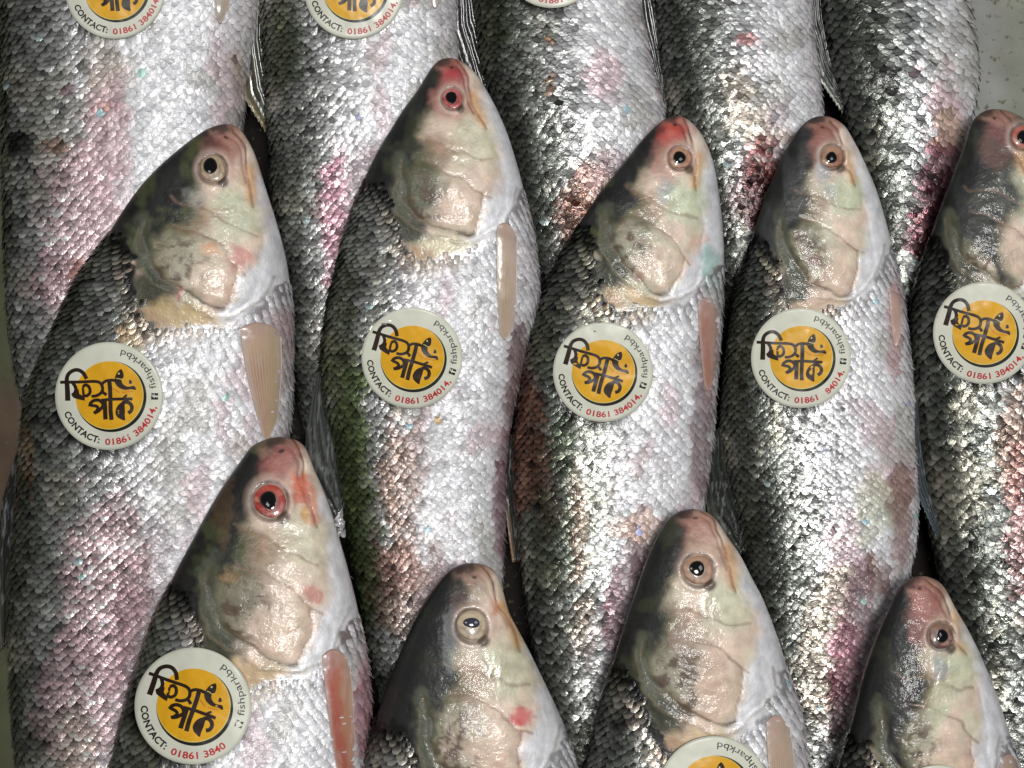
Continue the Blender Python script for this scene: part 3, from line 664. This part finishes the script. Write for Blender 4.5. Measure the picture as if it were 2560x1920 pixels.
F('M3', [(121, 662, 690), (130, 652, 698), (139, 643, 704), (162, 625, 713), (190, 602, 718), (213, 586, 721), (236, 572, 723), (259, 560, 724), (278, 551, 723), (301, 542, 722), (333, 532, 720), (366, 525, 717), (394, 521, 715),
         (440, 516, 712), (486, 515, 706), (532, 519, 700), (579, 525, 690), (650, 535, 672), (768, 560, 655), (850, 584, 642), (890, 592, 632)],
  (676, 116), (-45, 183), 182, 93, ZM, eye=(680, 158, 11.5, 6), backshift=-50, iris=(192, 146, 120), red=.95, redcol=(188, 70, 62), green=1.0, olive=.8, gillgreen=.6, sw=8.2, dark=.05, membrane=(190, 156, 104), pup=(-.05, -.05),
  patches=[(545, 330, 18, 40, OLV, .7), (530, 430, 20, 85, (150, 106, 88), 1), (545, 470, 16, 60, (116, 88, 72), .8), (565, 440, 14, 50, (66, 82, 54), .8), (550, 540, 26, 60, (66, 78, 54), .7), (590, 480, 30, 90, (150, 154, 136), .5), (578, 520, 10, 70, (150, 110, 90), .5),
           (640, 560, 16, 60, PURP, .8), (618, 640, 16, 80, PURP, .9), (640, 520, 30, 14, (196, 160, 140), .6), (706, 340, 10, 60, (130, 76, 70), .6), (700, 430, 10, 80, (120, 90, 96), .7), (585, 625, 16, 40, (110, 84, 70), .5)],  # purple here is painted contact shadow beside the overlapping front fish
  marks=[(665, 190, 10, 14, (140, 148, 160), .5), (712, 268, 12, 26, (160, 196, 188), .75), (698, 240, 14, 12, (206, 170, 150), .6), (640, 275, 5, 12, (150, 100, 86), .6)],
  pec=((698, 300), (719, 308), (714, 392), (705, 390), (186, 136, 122)), peccol2=(196, 168, 150),
  dor=([(517, 430), (515, 470), (517, 500), (522, 560)], [(505, 440), (499, 480), (505, 506), (512, 560)], .001, (46, 48, 46)), dortip=(196, 160, 120))
F('M4', [(120, 809, 838), (126, 801, 845), (139, 792, 852), (167, 778, 866), (194, 766, 877), (217, 759, 884), (245, 750, 891), (273, 743, 897), (296, 736, 902), (333, 731, 906), (370, 726, 910), (417, 722, 914), (463, 727, 916),
         (500, 736, 917), (545, 745, 914), (600, 752, 902), (700, 768, 884), (768, 784, 868), (860, 806, 854), (900, 812, 850)],
  (822, 116), (-3, 181), 180, 84, ZM, eye=(832, 157, 11.5, 5.5), iris=(170, 122, 98), iris2=(190, 154, 130), red=.7, redcol=(136, 76, 66), green=.9, olive=.05, backcol=(56, 58, 58), backshift=-85, gillgreen=.7, sw=7.6, dark=.18, pinkbelly=.2, membrane=(198, 174, 150), pup=(-.05, .05),
  patches=[(742, 330, 14, 60, OLV, .5), (736, 380, 14, 50, OLV, .5), (745, 520, 18, 40, OLV, .5), (900, 500, 14, 60, (130, 84, 70), .75), (893, 330, 9, 70, (176, 120, 116), .6), (872, 500, 20, 40, (188, 190, 160), .6),
           (845, 550, 22, 50, PINK, .7), (835, 600, 24, 55, TAN, .85), (818, 660, 26, 60, TAN, .85), (862, 600, 20, 60, PURP, .8), (845, 660, 20, 60, (150, 90, 110), .8), (835, 700, 12, 40, DRED, .8), (876, 570, 16, 24, (110, 70, 50), .7)],
  marks=[(822, 170, 8, 18, (150, 156, 164), .7), (832, 192, 10, 8, (160, 166, 170), .5), (815, 262, 9, 8, (120, 80, 70), .7)],
  pec=((889, 288), (902, 294), (899, 348), (894, 346), (204, 170, 160)), peccol2=(200, 172, 158),
  dor=([(722, 425), (727, 460), (736, 500), (748, 545)], [(716, 430), (704, 480), (708, 520), (738, 556)], .001, (50, 54, 50)), dortip=(120, 124, 100))
F('M5', [(113, 981, 1012), (120, 973, 1026), (148, 964, 1048), (171, 955, 1062), (199, 944, 1072), (231, 933, 1080), (268, 923, 1088), (305, 916, 1094), (343, 914, 1097), (394, 915, 1100), (440, 919, 1102), (486, 926, 1102),
         (545, 936, 1100), (600, 948, 1096), (700, 968, 1080), (800, 990, 1062), (880, 1008, 1048)],
  (995, 109), (-4, 181), 180, 90, ZM, eye=(1023, 137, 12, 6), iris=(190, 110, 96), red=.35, redcol=(140, 66, 64), green=.8, olive=.2, backcol=(44, 46, 46), backshift=-330, gillgreen=.7, sw=9.4, dark=.38, membrane=(150, 150, 110), pup=(0, 0),
  patches=[(1012, 440, 18, 60, (160, 120, 100), .7), (1018, 520, 14, 90, (170, 110, 110), .6), (915, 350, 14, 40, OLV, .4)],
  pec=((1068, 300), (1086, 306), (1082, 392), (1074, 390), (186, 150, 140)),
  dor=([(918, 400), (920, 440), (926, 480), (940, 530)], [(914, 412), (912, 455), (918, 495), (938, 540)], .012, (78, 86, 90)), dortip=(104, 124, 138))
F('B1', [(440, 262, 298), (446, 250, 305), (456, 245, 309), (472, 233, 315), (505, 212, 329), (542, 192, 340), (574, 175, 349), (606, 160, 357), (639, 148, 363), (671, 137, 368), (708, 127, 370), (741, 119, 366), (768, 113, 362),
         (850, 106, 350), (1000, 125, 325), (1200, 165, 280), (1290, 190, 250)],
  (281, 437), (-29, 228), 230, 115, ZB, eye=(270, 501, 17.5, 8.4), backshift=-55, iris=(168, 52, 44), iris2=(186, 84, 72), red=.75, redcol=(146, 74, 70), green=.15, olive=.75, backcol=(30, 29, 27), gillgreen=.8, sw=9.2, dark=-.16, fat=.48, membrane=(196, 166, 120), jawcol=(196, 92, 60), pup=(-.08, -.05),
  patches=[(160, 630, 18, 50, OLV, .6), (150, 720, 20, 60, (80, 84, 52), .7), (218, 690, 20, 14, TAN, .7), (362, 700, 12, 60, (170, 110, 120), .8)],
  marks=[(312, 594, 12, 12, (190, 116, 108), .7), (300, 488, 10, 18, (208, 96, 66), .7), (304, 515, 7, 10, (190, 140, 50), .7), (228, 577, 14, 9, (176, 136, 96), .4), (360, 655, 8, 28, (180, 140, 140), .5), (222, 500, 14, 60, (88, 70, 48), .6)],
  pec=((322, 656), (350, 662), (356, 800), (342, 800), (190, 104, 88)), peccol2=(192, 150, 122))
F('B2', [(566, 454, 491), (576, 444, 498), (588, 435, 502), (606, 423, 507), (616, 417, 510), (639, 406, 523), (671, 393, 539), (694, 384, 550), (722, 375, 563), (741, 371, 570), (768, 366, 576), (850, 345, 596), (950, 338, 602), (1100, 360, 580), (1250, 420, 520), (1300, 440, 500)],
  (472, 563), (2, 228), 232, 112, ZB, eye=(472, 626, 15.5, 8), backshift=-70, iris=(192, 176, 150), iris2=(206, 190, 160), red=.15, redcol=(140, 110, 84), green=.45, olive=.1, backcol=(26, 28, 28), gillgreen=.5, sw=9.5, dark=-.1, dz=.002, jawcol=(210, 150, 70), pup=(-.02, -.18), pov=.72, pupc=(58, 62, 72),
  marks=[(523, 716, 14, 9, (196, 92, 94), .85), (517, 722, 7, 4, (186, 60, 70), .7), (495, 607, 5, 10, (190, 110, 70), .5), (450, 640, 8, 40, (150, 156, 156), .4)],
  pec=((545, 790), (575, 796), (580, 930), (566, 930), (196, 150, 130)))
F('B3', [(512, 676, 708), (518, 668, 715), (528, 662, 722), (537, 657, 727), (556, 648, 741), (575, 641, 750), (597, 634, 762), (639, 620, 778), (676, 609, 789), (713, 600, 800), (741, 594, 804), (768, 588, 808), (850, 580, 815), (1000, 590, 810), (1200, 640, 760), (1290, 670, 730)],
  (692, 509), (4, 222), 222, 106, ZB, eye=(698, 570, 15.5, 7.4), iris=(186, 152, 128), iris2=(176, 136, 112), red=.5, redcol=(156, 96, 86), green=.5, olive=.35, backcol=(32, 32, 32), gillgreen=.6, sw=9.5, dark=-.1, dz=.003, jawcol=(206, 150, 90), membrane=(200, 176, 140), pup=(-.05, -.1),
  patches=[(620, 740, 20, 50, (60, 66, 60), .6)], marks=[(768, 703, 3, 9, (110, 104, 84), .8), (714, 680, 14, 40, (190, 160, 140), .5), (681, 640, 14, 20, (160, 140, 130), .5)],
  pec=((766, 722), (790, 726), (800, 850), (778, 852), (204, 180, 160)))
F('B4', [(579, 908, 938), (583, 903, 941), (592, 897, 947), (609, 889, 955), (636, 877, 971), (669, 865, 986), (710, 855, 1001), (734, 849, 1009), (758, 844, 1016), (850, 826, 1035), (1000, 826, 1040), (1200, 870, 990), (1280, 900, 960)],
  (922, 576), (8, 222), 225, 98, ZB, eye=(941, 636, 13, 6), iris=(104, 74, 72), iris2=(150, 120, 100), red=.8, redcol=(156, 98, 88), green=.7, olive=.25, backcol=(22, 23, 23), backshift=-150, gillgreen=.5, sw=9.5, dark=.0, jawcol=(206, 160, 110), pup=(.1, 0),
  pec=((1000, 760), (1020, 764), (1026, 880), (1008, 880), (196, 170, 150)),
  marks=[(940, 668, 8, 22, (150, 156, 164), .6), (940, 705, 14, 22, (196, 204, 170), .5)])

LABELS = {'A1': 'big silver fish with a broad pink stained flank, its head cropped away, top left',
 'A2': 'back row fish directly behind the snout of the fish with the red ringed eye',
 'A3': 'dark backed back row fish between the red ringed eye fish and the orange snouted fish',
 'A4': 'back row fish with a tan scraped patch and dark red blood above the grey forehead',
 'A5': 'back row fish lying against the bare grey table, with coarse dark scales',
 'M1': 'widest fish, olive backed, with a beige eye, middle row beside the left edge',
 'M2': 'fish with the highest head, a pink red ringed eye and bright red snout',
 'M3': 'middle row fish with a pale green cheek, orange red snout and rust brown scales',
 'M4': 'narrow middle row fish with smooth dark grey forehead and brownish snout',
 'M5': 'dark fish cropped by the right edge, with a red snout and coarse black scales',
 'B1': 'large front row fish with a vivid red eye and reddish pectoral fin',
 'B2': 'front row fish with a clear beige eye and small pink bruise on its white cheek',
 'B3': 'front row fish with an amber eye and a sticker just below its gill cover',
 'B4': 'front row fish at lower right with a near black back and dark sunken eye'}
for k in FS:
    build_fish(FS[k], LABELS[k], detail=(k[0] != 'A'))

# ------------------------------------------------------------------ stickers (art measured on one sticker, unit disc, y up)
def A(x, y): return ((x - 850) / 705., (857 - y) / 705.)
def stroke(pts, wd, n=6, taper=None):
    """a flat ribbon along a smoothed polyline, mitred; returns verts, faces"""
    P = np.array([A(*p) for p in smooth_poly(pts, n)]); w_ = wd * (1.22 if wd > 22 else 1) / 705. / 2
    T = np.gradient(P, axis=0); T /= np.linalg.norm(T, axis=1)[:, None] + 1e-12
    Nn = np.stack([-T[:, 1], T[:, 0]], 1)
    ww = np.full(len(P), w_)
    if taper: ww = w_ * np.interp(np.linspace(0, 1, len(P)), np.linspace(0, 1, len(taper)), taper)
    Lf = P + Nn * ww[:, None]; Rt = P - Nn * ww[:, None]
    V = np.concatenate([Lf, Rt]); m = len(P)
    return V, [(i, i + 1, m + i + 1, m + i) for i in range(m - 1)]
def poly(pts, n=4):
    from mathutils.geometry import tessellate_polygon
    from mathutils import Vector
    P = [A(*p) for p in (smooth_poly(pts, n, True) if n > 1 else pts)]
    tr = tessellate_polygon([[Vector((x, y, 0)) for x, y in P]])
    return np.array(P), [tuple(t_) for t_ in tr]
def disc(cx, cy, r, nr=16, na=96):
    c = np.array(A(cx, cy)); R = np.linspace(0, r / 705., nr)[1:]; a = np.arange(na) / na * 2 * np.pi
    V = [c] + [c + rr * np.array([math.cos(t_), math.sin(t_)]) for rr in R for t_ in a]
    Fc = [(0, 1 + j, 1 + (j + 1) % na) for j in range(na)]
    for i in range(nr - 2):
        for j in range(na): Fc.append((1 + i * na + j, 1 + (i + 1) * na + j, 1 + (i + 1) * na + (j + 1) % na, 1 + i * na + (j + 1) % na))
    return np.array(V), Fc
def merge(parts):
    V = []; Fc = []; b = 0; L = []
    for i, (v, f) in enumerate(parts):
        V.append(v); Fc += [tuple(k + b for k in q) for q in f]; b += len(v); L += [i] * len(v)
    return np.vstack(V), Fc, np.array(L)
def text_arc(body, a0, a1, r_mid, hgt, bold=0.0, xheight=.36):
    cu = bpy.data.curves.new("lettering", 'FONT'); cu.body = body; cu.size = 1; cu.offset = bold; cu.resolution_u = 3
    o = bpy.data.objects.new("lettering", cu); sc.collection.objects.link(o)
    dg = bpy.context.evaluated_depsgraph_get(); me = bpy.data.meshes.new_from_object(o.evaluated_get(dg))
    V = np.array([v.co[:] for v in me.vertices]); Fc = [tuple(p.vertices) for p in me.polygons]
    bpy.data.objects.remove(o); bpy.data.meshes.remove(me); bpy.data.curves.remove(cu)
    x0, x1 = V[:, 0].min(), V[:, 0].max()
    ang = np.radians(a0 + (V[:, 0] - x0) / (x1 - x0) * (a1 - a0)); rr = r_mid - (V[:, 1] - xheight) * hgt
    return np.stack([rr * np.cos(ang), rr * np.sin(ang)], 1), Fc

word1 = merge([
    stroke([(318, 750), (345, 660), (372, 560), (385, 500), (415, 440), (460, 408), (520, 396), (575, 412), (615, 455), (632, 500), (640, 555)], 42, taper=[1.35, 1.3, 1.2, 1, .95, .95, .95, 1, 1]),
    stroke([(298, 490), (360, 508), (500, 552), (640, 592), (730, 618), (785, 650), (805, 700), (795, 755), (755, 790), (690, 803), (630, 790)], 33),
    stroke([(452, 545), (468, 600), (462, 650), (430, 685), (395, 700)], 38), 
    poly([(385, 690), (440, 690), (470, 640), (500, 650), (490, 710), (520, 745), (545, 640), (575, 640), (560, 720), (530, 818), (455, 775), (400, 735)], 1),
    stroke([(560, 640), (600, 625), (632, 650), (640, 700), (620, 745), (575, 765), (548, 752)], 34),
    stroke([(760, 765), (790, 790), (825, 835)], 34),
    stroke([(800, 725), (812, 685), (850, 662), (900, 660), (950, 672), (985, 690)], 32),
    stroke([(912, 680), (895, 760), (870, 850), (840, 950), (812, 1040), (785, 1165)], 46)])
word2 = merge([
    stroke([(735, 880), (860, 905), (960, 935), (1060, 965), (1130, 990)], 33),
    stroke([(568, 910), (595, 870), (650, 852), (705, 868), (735, 905), (742, 945)], 36),
    stroke([(585, 900), (640, 925), (665, 955), (640, 990), (590, 1010)], 34),
    stroke([(600, 1008), (660, 1000), (730, 960), (770, 910)], 36),
    stroke([(775, 900), (755, 980), (735, 1050), (712, 1135)], 48),
    poly([(985, 985), (920, 1010), (875, 1060), (858, 1110), (872, 1160), (905, 1195), (950, 1225), (965, 1170), (990, 1100), (1005, 1040), (1020, 1000)], 3),
    stroke([(985, 1000), (1040, 1000), (1080, 1035), (1090, 1085), (1065, 1130), (1020, 1145)], 40),
    stroke([(1012, 945), (1040, 930), (1078, 915)], 24)])
fishmark = merge([
    poly([(1105, 570), (1050, 592), (1005, 640), (978, 700), (985, 755), (1020, 808), (1080, 848), (1150, 862), (1205, 888), (1215, 862), (1195, 828), (1135, 822), (1092, 795), (1068, 752), (1072, 705), (1100, 690), (1118, 650), (1120, 600)], 3),
    poly([(1148, 785), (1168, 735), (1195, 770), (1180, 795)], 2)])
fishlight = merge([stroke([(1008, 668), (1040, 680), (1070, 700), (1098, 695)], 8), disc(1062, 618, 12, 3, 16)])
smalltxt = merge([stroke([(930 + i * 14, 778 + i * 17), (938 + i * 14, 788 + i * 17)], 14, 1) for i in range(5)] + [stroke([(1030 + i * 24, 868 + i * 4), (1042 + i * 24, 870 + i * 4)], 14, 1) for i in range(6)])
contact = text_arc("CONTACT:", 182.5, 240, .83, .165, .034)
phone = text_arc("01861 384014,", 247, 329, .845, .165, .026)
page = text_arc("fishparkbd", -8.5, 57, .835, .175, .006, .30)
fb = []
def fbp(pts):
    c = np.radians(-18.5); ctr = .845 * np.array([np.cos(c), np.sin(c)]); up = -np.array([np.cos(c), np.sin(c)]); rt = np.array([-np.sin(c), np.cos(c)])
    return np.array([ctr + rt * x + up * y for x, y in pts])
fbsq = (fbp([(-.06, -.065), (.06, -.065), (.06, .065), (-.06, .065)]), [(0, 1, 2, 3)])
fbf = (fbp([(-.012, -.065), (.016, -.065), (.016, .0), (.045, .0), (.045, .018), (.016, .018), (.016, .035), (.03, .045), (.045, .045), (.045, .06), (.01, .055), (-.012, .03), (-.012, .018), (-.03, .018), (-.03, 0), (-.012, 0)]),
       [(0, 1, 2, 15), (2, 3, 4, 5), (15, 2, 5, 12), (14, 15, 12, 13), (12, 5, 6, 11), (6, 7, 10, 11), (7, 8, 9, 10)])

WORN = {'M4': (279, 293), 'B1': (313, 340)}      # digits rubbed off
def sticker(f, cx, cy, r, rotdeg, label, lift=.0):
    ca, sa = math.cos(math.radians(rotdeg)), math.sin(math.radians(rotdeg))
    _, up = quadfit(f, np.array([cx]), np.array([cy]), cx, cy, r)
    zc0, _ = quadfit(f, np.array([cx]), np.array([cy]), cx, cy, r)
    base_off = up * .9 + .0023 + lift
    org = f.world(np.array([float(cx)]), np.array([float(cy)]), zc0 + base_off)[0]
    e = bpy.data.objects.new("round_sticker", None); e.empty_display_size = .01; sc.collection.objects.link(e); e.location = org
    e["label"] = label; e["category"] = "sticker"; e["group"] = "round yellow and white stickers on the fish"
    def place(V, dz):
        x = cx + r * (V[:, 0] * ca - V[:, 1] * sa); y = cy - r * (V[:, 0] * sa + V[:, 1] * ca)
        z, _ = quadfit(f, x, y, cx, cy, r)
        z = z + base_off + dz
        rr = np.hypot(V[:, 0], V[:, 1])
        z = z + .0012 * (fbm(x / 22, y / 22, int(cx)) - .5) + .0011 * np.clip(rr - .7, 0, 1) * np.sin(3 * np.arctan2(V[:, 1], V[:, 0]) + cx)
        return f.world(x, y, z)
    # paper with a thickness
    V, Fc = disc(850, 857, 705, 18, 110)
    top = place(V, 0); bot = place(V, -.00018); n0 = len(V); na = 110
    ring = list(range(n0 - na, n0))
    Fall = Fc + [tuple(q + n0 for q in reversed(f_)) for f_ in Fc] + [(ring[i], ring[i] + n0, ring[(i + 1) % na] + n0, ring[(i + 1) % na]) for i in range(na)]
    mesh_obj("paper_disc", np.vstack([top, bot]), Fall, PAPER, e, org)
    layers = [("ring_print", disc(872, 874, 463, 14), .00004, BLACK), ("disc_edge_print", disc(857, 850, 446, 14), .00008, CREAM), ("disc_print", disc(855, 846, 440, 14), .00012, YELLOW),
              ("upper_word", word1, .00018, BROWN), ("lower_word", word2, .00018, BROWN), ("fish_emblem", fishmark, .00024, BROWN), ("emblem_highlight", fishlight, .00030, CREAM),
              ("small_print", smalltxt, .00018, ORANGE), ("contact_text", contact, .00005, BLACK), ("phone_number", phone, .00005, RED), ("page_name", page, .00005, GREYINK),
              ("page_icon", fbsq, .00005, BLACK), ("page_icon_letter", fbf, .00010, PAPER)]
    for nm, geo, dz, m in layers:
        V, Fc = geo[0], geo[1]
        if nm == "phone_number" and f.name in WORN:
            a0, a1 = WORN[f.name]
            an = np.degrees(np.arctan2(V[:, 1], V[:, 0])) % 360
            Fc = [q for q in Fc if not (a0 < an[list(q)].mean() < a1)]
        if nm in ("upper_word", "lower_word"):
            # overlapping pen strokes get their own hair's breadth
            dz = dz + geo[2] * .000004
        mesh_obj(nm, place(V, dz), Fc, m, e, org, smooth=False)
    return e

sticker(FS['A1'], 115, -11, 50, 20, "cut off sticker at the top edge on the big pink stained fish")
sticker(FS['A2'], 354, -11, 50, 14, "cut off sticker at the top edge just above the red eyed fish")
sticker(FS['A3'], 552, -42, 50, 5, "sliver of a sticker at the top edge right of the highest fish head")
sticker(FS['M1'], 109, 396, 54, 18, "sticker tilted upward on the widest olive backed fish near the left edge", .0008)
sticker(FS['M2'], 412, 358, 50.5, 0, "sticker on the fish with the red ringed eye, in the upper middle of the flank")
sticker(FS['M3'], 603, 372, 50, 0, "sticker on the green cheeked fish with rust brown scales below it")
sticker(FS['M4'], 801, 358, 50, 14, "sticker on the grey backed fish with its phone number partly worn away")
sticker(FS['M5'], 984, 333, 51, 0, "sticker cut by the right edge of the picture on coarse black scales")
sticker(FS['B1'], 193, 706, 58.5, -3, "largest sticker, below the gill cover of the fish with the big red eye", .0008)
sticker(FS['B3'], 714, 792, 56, 29, "sticker at the bottom edge on the amber eyed fish, only its top showing")
sticker(FS['B4'], 938, 816, 51, 10, "hair thin top edge of a sticker at the lower border on the blackest front fish")
